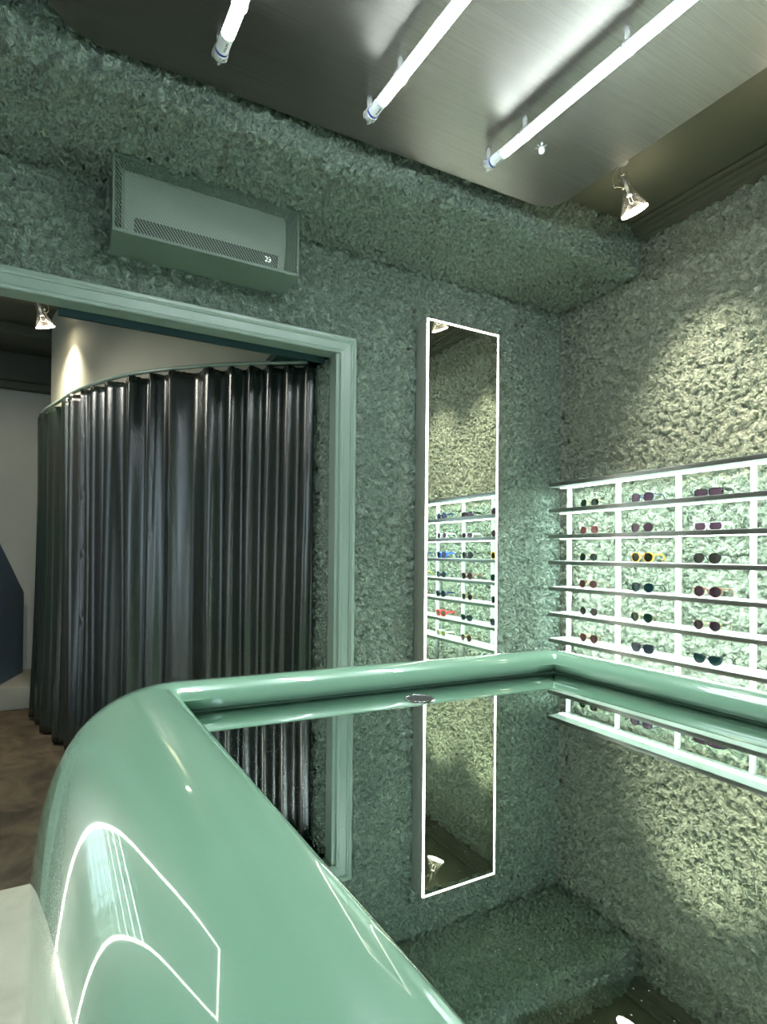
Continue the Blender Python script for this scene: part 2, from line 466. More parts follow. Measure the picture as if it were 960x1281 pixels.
# curved cubicle wall and its curtain
PLAN = [(-2.62,3.25), (-2.86,2.95), (-2.965,2.55), (-2.93,2.26), (-2.842,1.95), (-2.718,1.55), (-2.506,1.10), (-2.311,.85), (-2.122,.66), (-1.935,.505), (-1.66,.31), (-1.585,.262)]
curve = spline([(x, y, 0) for x, y in PLAN], 40)
# arc-length resample
ds = .006
acc = [0]
for a_, b_ in zip(curve, curve[1:]): acc.append(acc[-1] + (b_-a_).length)
TOT = acc[-1]
def at_s(s):
    import bisect
    i = min(max(bisect.bisect_right(acc, s)-1, 0), len(curve)-2)
    t = (s-acc[i])/max(acc[i+1]-acc[i], 1e-9)
    p = curve[i].lerp(curve[i+1], t)
    d = (curve[min(i+3, len(curve)-1)]-curve[max(i-2, 0)]).normalized()
    return p, d
def nrm(d): return Vector((-d.y, d.x, 0)) * (-1)      # outward, towards the shop
ZR = 2.335
# wall of the cubicle: behind the curtain
bm = bmesh.new(); prev = None
k = 0
while k*0.05 <= TOT:
    p, d = at_s(k*.05); q = p - nrm(d)*.05
    pr_ = (bm.verts.new((q.x, q.y, 0.0)), bm.verts.new((q.x, q.y, CZ)))
    if prev: bm.faces.new((prev[0], pr_[0], pr_[1], prev[1]))
    prev = pr_; k += 1
w_c = from_bm('wall_curved', bm, M['beige'], smooth=True)
structure(w_c, 'curved beige wall rising above the dark curtain', 'wall')
# pleats from the horizontal picture-independent spacing list (distance along the rail)
def proj_x(p):
    d = Vector((p.x, p.y, 1.4)) - CAMP
    return 480 + 702.5*d.dot(R3)/d.dot(F3)
ridges = [0, .12, .26, .40, .53]
RS = []
sN = [i*ds for i in range(int(TOT/ds)+1)]
spacing = [.10,.09,.11,.16,.13,.08,.19,.22,.10,.13,.07,.12,.15,.11,.09,.20,.10,.085,.08,.09,.085,.095,.08,.09,.085,.09,.08,.085,.09,.085,.09,.08,.085,.09]
s_ = .0; RS = [0]
for sp in spacing:
    s_ += sp*(1.5 if s_ < 2.6 else 1.25)
    RS.append(s_)
    if s_ > TOT: break
sc_ = 1.0
RS = [x*sc_ for x in RS]
def phase(s):
    import bisect
    i = min(max(bisect.bisect_right(RS, s)-1, 0), len(RS)-2)
    return i, (s-RS[i])/(RS[i+1]-RS[i]), RS[i+1]-RS[i]
amp_r = [R_.uniform(.75, 1.15) for _ in RS]; sk_r = [R_.uniform(-.16, .16) for _ in RS]; dr_r = [R_.uniform(-1, 1) for _ in RS]
NZ = 44
verts = []; faces = []
for j in range(NZ+1):
    zt = j/NZ
    for s in sN:
        ss = s + .012*math.sin(s*5.3+1.0)*(1-zt) + .010*math.sin(s*2.1+zt*3.0)
        i, t, wd = phase(min(max(ss, 0), TOT))
        t2 = t + sk_r[i]*math.sin(PI*t)*(.4+.6*(1-zt))
        a0 = min(wd*.24, .036)*amp_r[i]*(.72+.28*math.sin(2.2*zt+dr_r[i]*2))
        sharp = math.cos(2*PI*t2)
        dsp = a0*(sharp if sharp < 0 else sharp**.8)
        dsp += .006*math.sin(s*17+zt*4)*(1-zt)**.5 + .018*(1-zt)**3
        p, d = at_s(s)
        q = p + nrm(d)*(dsp+.012)
        zz = .012 + (ZR-.012)*zt
        if j == 0: zz += .006*(1+math.sin(s*9))
        if j == NZ: zz -= .008*(1-math.cos(2*PI*t2))*.5 + .006*R_.random()
        verts.append((q.x, q.y, zz))
w_ = len(sN)
for j in range(NZ):
    for i in range(w_-1):
        faces.append((j*w_+i, j*w_+i+1, (j+1)*w_+i+1, (j+1)*w_+i))
cur = thing('curtain', (-2.4, 1.2, 0), 'floor-length dark green glossy vinyl curtain hung in pleats on a curved rail', 'curtain')
cl = from_pydata('curtain_fabric', verts, faces, M['vinyl'], None, smooth=True); cl.parent = cur; cl.location = (2.4, -1.2, 0)
sm = cl.modifiers.new('thickness', 'SOLIDIFY'); sm.thickness = .003
bm = bmesh.new()
rail_pts = []
k = 0
while k*.05 < TOT:
    p, d = at_s(k*.05); q = p + nrm(d)*.012; rail_pts.append((q.x, q.y, ZR+.016)); k += 1
add_tube(bm, rail_pts, .012, 8)
o = from_bm('rail', bm, M['trim'], cur, smooth=True); o.location = (2.4, -1.2, 0)
o['label'] = 'thin grey green curved curtain rail'

# dark blue angled panel standing on the plinth
def pl(x, y, ax, val):
    d = F3 + R3*((x-480)/702.5) - U3*((y-686.36)/702.5)
    t = (val-CAMP[ax])/d[ax]
    return CAMP + d*t
p2 = Vector((-3.150, 3.50, .185)); p1 = Vector((-3.268, 3.02, .185))
dd = (p1-p2).normalized(); nn = Vector((dd.y, -dd.x, 0))
top2, slope = .915, .80
bm = bmesh.new()
Lp = 1.0
q0 = p2; q1 = p2 + dd*Lp
corners = [Vector((q0.x, q0.y, .184)), Vector((q1.x, q1.y, .184)), Vector((q1.x, q1.y, top2+slope*Lp)), Vector((q0.x, q0.y, top2))]
fr = [bm.verts.new(v_) for v_ in corners]; bk = [bm.verts.new(v_ + nn*.03) for v_ in corners]
bm.faces.new(fr); bm.faces.new(bk[::-1])
for k in range(4): bm.faces.new((fr[k], bk[k], bk[(k+1) % 4], fr[(k+1) % 4]))
tag(from_bm('blue_panel', bm, M['blue']), 'dark slate blue panel with slanted top standing on the low plinth', 'panel')

# ------------------------------------------------------------------ green counter with mirror top
MZ = E - .2822
FL, FR, NR, NL = Vector((-2.553,-1.600)), Vector((-1.712,-1.638)), Vector((-1.69,-3.0)), Vector((-2.499,-3.0))
def counter():
    base = [(.012,-.02), (.012,-.001), (.006,.0015), (-.001,.006), (-.003,.014), (.001,.025), (.009,.036), (.021,.0435), (.037,.0465), (.055,.0455), (.080,.0395), (.108,.0275), (.137,.008), (.163,-.020), (.185,-.060), (.202,-.113), (.213,-.175), (.220,-.25), (.2235,-.34), (.225,-.60), (.225,-1.026)]
    pr = spline([(u, h, 0) for u, h in base], 5)
    loopc = [FL, FR, NR, NL]            # clockwise seen from above
    rays = []
    for i in range(4):
        a, b, c_ = loopc[i-1], loopc[i], loopc[(i+1) % 4]
        d1 = (b-a).normalized(); d2 = (c_-b).normalized()
        n1 = Vector((-d1.y, d1.x)); n2 = Vector((-d2.y, d2.x))
        a1 = math.atan2(n1.y, n1.x); a2 = math.atan2(n2.y, n2.x)
        while a2 > a1: a2 -= 2*PI
        K = 16
        for k in range(K+1):
            th_ = a1 + (a2-a1)*k/K
            rays.append((b, Vector((math.cos(th_), math.sin(th_)))))
        mids = 12
        nx = loopc[(i+1) % 4]
        for k in range(1, mids):
            rays.append((b.lerp(nx, k/mids), n2))
    verts = []; faces = []
    P = len(pr)
    for c0, n in rays:
        for q in pr:
            verts.append((c0.x+n.x*q.x, c0.y+n.y*q.x, MZ+q.y))
    nR = len(rays)
    for i in range(nR):
        j = (i+1) % nR
        for k in range(P-1):
            faces.append((i*P+k, i*P+k+1, j*P+k+1, j*P+k))
    return verts, faces
ct = thing('sales_counter', (-2.1, -2.3, 0), 'glossy sage green lacquered counter with rounded rim and dark mirror top', 'counter')
vs, fs = counter()
bm = bmesh.new()
bv = [bm.verts.new(v_) for v_ in vs]
for f in fs: bm.faces.new([bv[i] for i in f])
bmesh.ops.remove_doubles(bm, verts=bm.verts[:], dist=.0004)
o = from_bm('counter_body', bm, M['green'], ct, smooth=True); o.location = (2.1, 2.3, 0)
bm = bmesh.new()
q = [bm.verts.new((p_.x, p_.y, MZ)) for p_ in (FL, NL, NR, FR)]
q2 = [bm.verts.new((p_.x, p_.y, MZ-.008)) for p_ in (FL, NL, NR, FR)]
bm.faces.new(q); bm.faces.new(q2[::-1])
for k in range(4): bm.faces.new((q[k], q2[k], q2[(k+1) % 4], q[(k+1) % 4]))
o = from_bm('mirror_top', bm, M['mirror_top'], ct); o.location = (2.1, 2.3, 0); o['label'] = 'dusty mirror inset in the counter top'
gx, gy = -2.128, -1.697
bm = bmesh.new()
add_lathe(bm, [(.0265,.0), (.0267,.0014), (.0277,.0022), (.0288,.0016), (.0295,.0)], 40, Matrix.Translation((gx, gy, MZ+.0002)))
o = from_bm('cable_grommet', bm, M['chrome'], ct, smooth=True); o.location = (2.1, 2.3, 0)
bm = bmesh.new(); add_lathe(bm, [(.0268, .0004), (.0001, .0004)], 40, Matrix.Translation((gx, gy, MZ+.0002)))
g2 = from_bm('grommet_hole', bm, M['black'], o)

# ------------------------------------------------------------------ tall LED mirrors
def led_mirror(name, loc, rotz, w, h, depth, label, lw=.0085):
    """local frame: x along wall, -y towards the room, z up from the bottom"""
    t = thing(name, loc, label, 'mirror', 'tall mirrors with lit borders', rotz=rotz)
    box('mirror_casing', (0, -depth+.006, 0), (w, -.001, h), M['casing'], t, bevel=.002)
    box('mirror_glass', (lw, -depth-.0005, lw), (w-lw, -depth+.006, h-lw), M['mirror'], t)
    bm = bmesh.new()
    for lo, hi in (((0,0), (lw,h)), ((w-lw,0), (w,h)), ((lw,0), (w-lw,lw)), ((lw,h-lw), (w-lw,h))):
        add_box(bm, (lo[0], -depth-.002, lo[1]), (hi[0], -depth+.006, hi[1]))
    o = from_bm('led_border', bm, M['mirror_led'], t); o['label'] = 'thin glowing white border'
    return t
led_mirror('wall_mirror', (-1.0967, 0, .35), 0, .4847, 2.5626-.35, .113, 'tall narrow wall mirror with glowing edges between the door casing and the shelves')
led_mirror('wall_mirror', (-4.095, 0, .02), 0, .51, 2.42, .113, 'tall narrow wall mirror with glowing edges left of the doorway', .016)

# ------------------------------------------------------------------ display shelving
T0, PT = .1163, .36
NB = 7
YE = -(T0 + NB*PT) - .02
sh = thing('display_shelving', (-.1, -T0, 0), 'long steel-edged shelving lit white and holding sunglasses on the right wall', 'shelving')
OX = Vector((.1, T0, 0))
ZS = [1.7415 - .1563*k for k in range(8)]
SHD = .2006
for k, z in enumerate(ZS):
    s = box('shelf', (-SHD, YE, z-.0215), (-.028, -T0+.018, z), M['steel'], sh, bevel=.001, loc=OX)
    box('shelf_liner', (-SHD+.006, YE+.004, z-.0005), (-.03, -T0+.012, z+.0012), M['shelf_liner'], s)
    box('under_liner', (-SHD+.004, YE+.004, z-.0220), (-.03, -T0+.014, z-.0210), M['shelf_liner'], s)
    l = box('led_strip', (-.112, YE+.01, z-.0232), (-.074, -T0+.010, z-.0215), M['shelf_led'], s)
    l['label'] = 'glowing white light strip'
for n in range(NB+1):
    y = -T0 - PT*n
    bm = bmesh.new()
    for k in range(7):
        add_box(bm, (-.056, y-.009, ZS[k+1]+.0012), (-.030, y+.009, ZS[k]-.0220), .002, 1)
    from_bm('post', bm, M['white'], sh, loc=OX)
    o = box('post_foot', (-.056, y-.009, .0), (-.030, y+.009, ZS[7]-.0232), M['post_steel'], sh, bevel=.002, loc=OX)
    o['label'] = 'dark steel foot post'

# the same shelving again along the opposite wall, facing it
def copy_tree(o, parent=None):
    c_ = o.copy(); COL.objects.link(c_); c_.parent = parent
    if o.name.startswith('led_strip'):
        c_.material_slots[0].link = 'OBJECT'; c_.material_slots[0].material = M['shelf_led_dim']
    for ch in [x for x in o.children]: copy_tree(ch, c_)
    return c_
s2 = copy_tree(sh)
s2.location = (XW0+.1, -T0-NB*PT, 0); s2.rotation_euler = (0, 0, PI)
s2['label'] = 'empty lit shelving along the wall opposite the sunglasses'
# ------------------------------------------------------------------ sunglasses
def lens_outline(shape, n=28):
    """outline of the right lens, centre at 0; +x outwards to the temple"""
    w, h, e, drop, lift = dict(round=(.0235,.0220,2.05,0,.0), panto=(.0240,.0225,2.15,.08,.0), square=(.025,.0205,3.6,.08,.0), rect=(.028,.0165,4.5,.06,.05),
                               aviator=(.0245,.0240,2.2,.16,.0), cat=(.027,.0195,2.6,.14,.42), oval=(.0245,.0175,2.6,.0,.0), soft=(.0230,.0220,2.5,.05,0))[shape]
    pts = []
    for k in range(n):
        t = 2*PI*k/n
        cx, sz = math.cos(t), math.sin(t)
        x = w*math.copysign(abs(cx)**(2/e), cx); z = h*math.copysign(abs(sz)**(2/e), sz)
        x *= 1 + drop*(z/h)                    # narrower at the bottom
        if lift and z > 0 and x > 0: z += lift*h*(x/w)**2*.8
        pts.append((x, z))
    return pts, w, h

def lens_mat(key, c):
    k = 'lens_'+key
    if k not in M:
        M[k] = mat('tinted_lens_'+key, c, .12, spec=.3)
    return M[k]
def frame_mat(key):
    k = 'frame_'+key
    if k not in M:
        spec_ = dict(gold=((.50,.38,.19),.25,1), silver=((.6,.6,.58),.25,1), black=((.01,.012,.012),.22,0), navy=((.012,.022,.05),.25,0), olive=((.06,.065,.035),.3,0),
                     amber=((.80,.36,.03),.25,0), tortoise=((.12,.035,.012),.25,0), white=((.85,.83,.86),.3,0), blue=((.015,.06,.30),.25,0), teal=((.015,.045,.05),.25,0),
                     red=((.75,.03,.035),.25,0), clear=((.72,.76,.70),.15,0), yellow=((.75,.62,.06),.25,0), brown=((.06,.03,.018),.3,0), rose=((.55,.32,.28),.25,1))[key]
        M[k] = mat('frame_'+key, *spec_)
        if key == 'tortoise': vary(M[k], (.02,.008,.006), (.20,.045,.012), 90)
    return M[k]
LC = {k_: tuple(.42*x for x in c_) for k_, c_ in dict(green=(.012,.045,.030), rose=(.28,.09,.10), brownrose=(.13,.045,.045), grey=(.06,.055,.045), purple=(.16,.085,.13), plum=(.055,.03,.05), teal=(.015,.06,.06),
          blue=(.08,.09,.20), olive=(.03,.045,.028), yellow=(.75,.70,.18), sand=(.45,.32,.20), bluegrey=(.05,.06,.09)).items()}

def make_glasses(shape, fr_, lens, rim, temple, loc, label, tip=None):
    """local frame: x to the right as seen from the front, front faces -y, z up from the shelf"""
    t = thing('sunglasses', loc, label, 'sunglasses', 'sunglasses on the lit shelves', rotz=-PI/2)
    fm_ = frame_mat(fr_)
    out, w, h = lens_outline(shape)
    half = .0715 if shape in ('rect', 'cat') else .069
    cx = half - w - rim - .004 if rim > .002 else half - w - .006
    zmin = min(z for x, z in out)
    cz = -zmin + rim + .0003
    bm = bmesh.new()
    th = .0035 if rim > .002 else .0014
    def wrap(x): return .055*(abs(x)/half)**2*.12     # gentle face curve
    for sg in (1, -1):
        rings = []
        for off, y in ((0, -th), (rim, -th), (rim, th), (0, th)):
            ring = []
            for (x, z) in out:
                L_ = math.hypot(x, z); f = 1 + off/L_
                X = sg*(cx + x*f)
                ring.append(bm.verts.new((X, y + wrap(X), cz + z*f)))
            rings.append(ring)
        n = len(out)
        for a, b in zip(rings, rings[1:]+rings[:1]):
            for k in range(n):
                bm.faces.new((a[k], a[(k+1) % n], b[(k+1) % n], b[k]))
        # end piece towards the temple
        zt = cz + h*.55
        xe = cx + w*.92
        tt = max(rim*1.2, .0016)
        add_tube(bm, [(sg*xe, wrap(xe), zt), (sg*(half-.001), .003, zt+.002), (sg*half, .010, zt+.002)], tt, 8)
    # bridge
    xi = cx - w*.86
    br = max(rim*.9, .0012)
    bz = cz + h*.42
    add_tube(bm, [(-xi, 0, bz), (-xi*.4, -.001, bz+.004), (xi*.4, -.001, bz+.004), (xi, 0, bz)], br, 8)
    if shape in ('aviator',) or tip == 'double':
        add_tube(bm, [(-xi-.004, 0, cz+h*.93), (0, -.001, cz+h*.93+.001), (xi+.004, 0, cz+h*.93)], br*.9, 8)
    # nose pads
    for sg in (1, -1):
        add_tube(bm, [(sg*xi, .001, bz-.006), (sg*xi*.8, .007, bz-.009), (sg*xi*.75, .008, bz-.016)], .0014, 6)
    from_bm('front_frame', bm, fm_, t, smooth=40)
    lm_ = lens_mat(lens, LC[lens])
    for sg in (1, -1):
        bm = bmesh.new()
        f_, b2 = [], []
        for (x, z) in out:
            X = sg*(cx + x*1.01)
            f_.append(bm.verts.new((X, -.0012+wrap(X), cz+z*1.01))); b2.append(bm.verts.new((X, .0008+wrap(X), cz+z*1.01)))
        bm.faces.new(f_); bm.faces.new(b2[::-1])
        n = len(out)
        for k in range(n): bm.faces.new((f_[k], f_[(k+1) % n], b2[(k+1) % n], b2[k]))
        from_bm('lens', bm, lm_, t)
    # temples: hinge to behind the ear, tip bent down to the shelf
    zt = cz + h*.55 + .002
    hh = dict(wire=.0012, thin=.0024, wide=.0075)[temple]
    for sg in (1, -1):
        path = spline([(sg*half, .008, zt), (sg*(half-.002), .046, zt), (sg*(half-.006), .077, zt-.001), (sg*(half-.010), .095, zt-.009), (sg*(half-.012), .108, max(.0035, zt-.032))], 5)
        bm = bmesh.new(); prev = None
        m_ = len(path)
        for i, p_ in enumerate(path):
            u = i/(m_-1)
            tn = (path[min(i+1, m_-1)]-path[max(i-1, 0)]).normalized()
            sd = Vector((1,0,0)); nz_ = sd.cross(tn).normalized()
            a_ = hh*(1 - .62*min(1, max(0, (u-.35)/.3))) if temple == 'wide' else hh
            a_ = max(a_, .0012); b_w = .0022 if temple != 'wire' else .0011
            ring = [bm.verts.new(p_ + sd*b_w*c1 + nz_*a_*c2) for c1, c2 in ((-1,-.7), (-1,.7), (-.6,1), (.6,1), (1,.7), (1,-.7), (.6,-1), (-.6,-1))]
            if prev:
                for k in range(8): bm.faces.new((prev[k], prev[(k+1) % 8], ring[(k+1) % 8], ring[k]))
            else: bm.faces.new(ring[::-1])
            prev = ring
        bm.faces.new(prev)
        tm = from_bm('temple', bm, fm_, t, smooth=40)
        if tip and tip != 'double':
            bm = bmesh.new()
            add_tube(bm, [p_ for p_ in path[-7:]], .0022, 8)
            tp = from_bm('temple_tip', bm, frame_mat(tip), tm, smooth=True)
            tp['label'] = tip + ' temple tip'
    return t

ORD = ['', 'second', 'third', 'fourth', 'fifth', 'sixth', 'seventh', 'eighth']
BAY = ['', 'first bay from the corner', 'second bay', 'third bay', 'fourth bay', 'fifth bay']
# (bay, row): shape, frame, lens, rim, temple, description, tip
G = {
 (1,1): ('soft','gold','green',.0010,'wire','thin gold sunglasses with rounded square dark green lenses','brown'),
 (1,2): ('soft','rose','rose',.0010,'wire','thin sunglasses with pink rose lenses',None),
 (1,3): ('round','gold','green',.0010,'wire','thin gold sunglasses with round green lenses','black'),
 (1,4): ('panto','gold','brownrose',.0011,'wire','thin gold sunglasses with brownish rose lenses',None),
 (1,5): ('panto','silver','grey',.0011,'wire','thin metal sunglasses with grey brown lenses',None),
 (1,6): ('aviator','gold','brownrose',.0011,'wire','thin gold teardrop sunglasses with rose lenses','brown'),
 (2,1): ('panto','navy','purple',.0030,'thin','dark blue framed sunglasses with purple lenses',None),
 (2,2): ('panto','olive','purple',.0026,'thin','olive framed round sunglasses with mauve lenses',None),
 (2,3): ('panto','amber','olive',.0036,'thin','bright amber orange framed sunglasses with dark green lenses',None),
 (2,4): ('panto','black','teal',.0026,'thin','black round sunglasses with dark teal lenses',None),
 (2,5): ('aviator','gold','green',.0011,'wire','gold wire aviator sunglasses with green lenses',None),
 (2,6): ('square','black','bluegrey',.0032,'thin','black square sunglasses with double bridge and blue grey lenses','double'),
 (3,1): ('rect','black','purple',.0040,'wide','black narrow rectangular sunglasses with wide temples and purple lenses',None),
 (3,2): ('rect','white','purple',.0030,'wide','white rectangular sunglasses with purple lenses',None),
 (3,3): ('panto','black','grey',.0028,'thin','black round sunglasses with grey lenses',None),
 (3,4): ('panto','tortoise','plum',.0028,'thin','tortoiseshell round sunglasses with plum lenses',None),
 (3,5): ('panto','gold','plum',.0011,'wire','gold wire sunglasses with round plum lenses',None),
 (3,6): ('cat','black','teal',.0024,'wire','black cat-eye sunglasses with teal lenses','black'),
 (3,7): ('aviator','gold','brownrose',.0011,'wire','gold wire sunglasses with brown rose lenses',None),
 (4,1): ('round','navy','blue',.0048,'wide','chunky dark navy round sunglasses with wide temples',None),
 (4,2): ('round','white','purple',.0036,'wide','white round sunglasses with mauve lenses',None),
 (4,3): ('round','blue','bluegrey',.0048,'wide','chunky bright blue round sunglasses',None),
 (4,4): ('round','teal','bluegrey',.0030,'thin','dark teal slim round sunglasses',None),
 (4,5): ('cat','navy','bluegrey',.0045,'wide','chunky dark navy cat-eye sunglasses',None),
 (4,6): ('cat','red','sand',.0050,'wide','chunky bright red sunglasses with sand lenses',None),
 (4,7): ('oval','clear','yellow',.0040,'wide','clear framed sunglasses with pale yellow lenses',None),
 (5,1): ('panto','black','grey',.0030,'thin','black sunglasses with grey lenses',None),
 (5,3): ('panto','blue','blue',.0034,'thin','blue framed sunglasses with blue lenses',None),
 (5,4): ('panto','yellow','olive',.0034,'thin','yellow framed sunglasses with olive lenses',None),
 (5,5): ('panto','black','plum',.0032,'thin','black sunglasses with plum lenses',None),
 (5,6): ('panto','clear','grey',.0034,'thin','clear framed sunglasses with grey lenses',None),
 (5,7): ('panto','brown','brownrose',.0032,'thin','dark brown sunglasses with rose lenses',None),
}
for (b, r_), (shp, fr_, ln, rim, tmp, desc, tip) in G.items():
    y = -T0 - (0, .224, .574, .923, 1.262, 1.61)[b] + R_.uniform(-.005, .005)
    lab = desc + ', ' + BAY[b] + ', ' + ORD[r_] + ' shelf'
    make_glasses(shp, fr_, ln, rim, tmp, (-.131, y, ZS[r_]+.0013), lab, tip)

# ------------------------------------------------------------------ air conditioner behind a perforated enclosure
AX0, AX1, AZ0, AZ1, AD = -2.613, -1.852, 2.556, 2.860, -.205
en = thing('perforated_enclosure', (-2.23, 0, AZ0), 'sage sheet metal box with perforated front on the wall above the doorway', 'enclosure')
OE = Vector((2.23, 0, -AZ0))
bm = bmesh.new(); tk = .012
add_box(bm, (AX0, AD, AZ0), (AX1, .006, AZ0+.004), 0)
add_box(bm, (AX0, AD, AZ1-.004), (AX1, .006, AZ1), 0)
add_box(bm, (AX0, AD, AZ0+.004), (AX0+.004, -.002, AZ1-.004), 0)
add_box(bm, (AX1-.004, AD, AZ0+.004), (AX1, -.002, AZ1-.004), 0)
from_bm('box_sides', bm, M['enclosure'], en, loc=OE)
bm = bmesh.new()
add_box(bm, (AX0, AD-.003, AZ0), (AX1, AD, AZ0+tk)); add_box(bm, (AX0, AD-.003, AZ1-tk), (AX1, AD, AZ1))
add_box(bm, (AX0, AD-.003, AZ0+tk), (AX0+tk*.6, AD, AZ1-tk)); add_box(bm, (AX1-tk*.6, AD-.003, AZ0+tk), (AX1, AD, AZ1-tk))
from_bm('front_rim', bm, M['enclosure'], en, loc=OE)
box('perforated_front', (AX0+tk*.6, AD-.002, AZ0+tk), (AX1-tk*.6, AD-.0005, AZ1-tk), M['perf'], en, loc=OE)
ac = thing('air_conditioner', (-2.23, 0, AZ0+.03), 'white split air conditioner showing 23 inside the perforated box', 'air conditioner')
OA = Vector((2.23, 0, -(AZ0+.03)))
bx0, bx1, bz0, bz1 = AX0+.035, AX1-.055, AZ0+.012, AZ1-.030
# body: rounded front profile extruded along x
pr = [(-.02, bz0), (-.13, bz0), (-.165, bz0+.02), (-.182, bz0+.07), (-.188, bz0+.13), (-.188, bz1-.035), (-.180, bz1-.012), (-.160, bz1), (-.02, bz1)]
bm = bmesh.new()
va = [bm.verts.new((bx0, y, z)) for y, z in pr]; vb = [bm.verts.new((bx1, y, z)) for y, z in pr]
for k in range(len(pr)): bm.faces.new((va[k], va[(k+1) % len(pr)], vb[(k+1) % len(pr)], vb[k]))
bm.faces.new(va); bm.faces.new(vb[::-1])
bmesh.ops.bevel(bm, geom=[e for e in bm.edges if abs(e.verts[0].co.x-e.verts[1].co.x) < 1e-6], offset=.008, segments=3, affect='EDGES')
from_bm('unit_body', bm, M['ac_white'], ac, smooth=40, loc=OA)
bm = bmesh.new()
vx0, vx1 = bx0+.045, bx1-.035
vp = [(-.1665, bz0+.012), (-.1845, bz0+.068)]
vq = [bm.verts.new((x, y-.004, z)) for x in (vx0, vx1) for y, z in vp] + [bm.verts.new((x, y+.01, z)) for x in (vx0, vx1) for y, z in vp]
for f in ((0,1,3,2), (4,6,7,5), (0,4,5,1), (2,3,7,6), (0,2,6,4), (1,5,7,3)): bm.faces.new([vq[i] for i in f])
vt = from_bm('air_outlet', bm, M['ac_dark'], ac, loc=OA); vt['label'] = 'dark air outlet slot'

def text_mesh(name, body, size, mat_, parent, M4, extrude=.0003):
    cu = bpy.data.curves.new(name, 'FONT'); cu.body = body; cu.size = size; cu.extrude = extrude
    cu.align_x = 'CENTER'; cu.align_y = 'CENTER'
    tmpo = bpy.data.objects.new('tmp', cu); COL.objects.link(tmpo)
    dg = bpy.context.evaluated_depsgraph_get()
    me = bpy.data.meshes.new_from_object(tmpo.evaluated_get(dg))
    bpy.data.objects.remove(tmpo); bpy.data.curves.remove(cu)
    me.transform(M4); me.materials.clear(); me.materials.append(mat_)
    o = bpy.data.objects.new(name, me)
    return link(o, parent)
tilt = math.atan2(.018, .056)
Mt = Matrix.Translation((vx1-.045, -.1845, bz0+.042)) @ Matrix.Rotation(PI/2+tilt, 4, 'X')
o = text_mesh('display_digits', '23', .030, M['digit'], ac, Mt); o.location = OA

# ------------------------------------------------------------------ hanging metal panel with three LED tubes
def rounded_poly(pts, rads, n=10):
    out = []
    m_ = len(pts)
    for i in range(m_):
        p = Vector(pts[i]); a = (Vector(pts[i-1])-p).normalized(); b = (Vector(pts[(i+1) % m_])-p).normalized()
        ang = a.angle(b); tl = rads[i]/math.tan(ang/2)
        s0 = p + a*tl; s1 = p + b*tl
        cen = p + (a+b).normalized()*(rads[i]/math.sin(ang/2))
        v0 = s0-cen; v1 = s1-cen
        tot = v0.angle(v1)
        sgn = 1 if v0.x*v1.y - v0.y*v1.x > 0 else -1
        for k in range(n+1):
            t_ = sgn*tot*k/n
            out.append(cen + Vector((v0.x*math.cos(t_)-v0.y*math.sin(t_), v0.x*math.sin(t_)+v0.y*math.cos(t_))))
    return out
PZ = 2.93
pp = rounded_poly([(-2.835,-.602), (-.770,-.676), (-.655,-3.3), (-2.70,-3.3)], [.16,.12,.12,.12])
bm = bmesh.new()
lo = [bm.verts.new((p_.x, p_.y, PZ)) for p_ in pp]; hi = [bm.verts.new((p_.x, p_.y, PZ+.02)) for p_ in pp]
bm.faces.new(lo); bm.faces.new(hi[::-1])
for k in range(len(pp)): bm.faces.new((lo[k], hi[k], hi[(k+1) % len(pp)], lo[(k+1) % len(pp)]))
cp = thing('light_panel', (-1.75, -1.9, PZ), 'large brushed metal sheet with rounded corners hung under the ceiling', 'ceiling panel')
OP = Vector((1.75, 1.9, -PZ))
from_bm('metal_sheet', bm, M['panel'], cp, loc=OP)
bm = bmesh.new()
for x, y in ((-2.5,-.95), (-1.0,-.95), (-2.5,-2.9), (-1.0,-2.9), (-1.75,-1.9)):
    add_tube(bm, [(x, y, PZ+.02), (x, y, CZ)], .004, 8)
from_bm('hanger_rod', bm, M['steel'], cp, loc=OP)

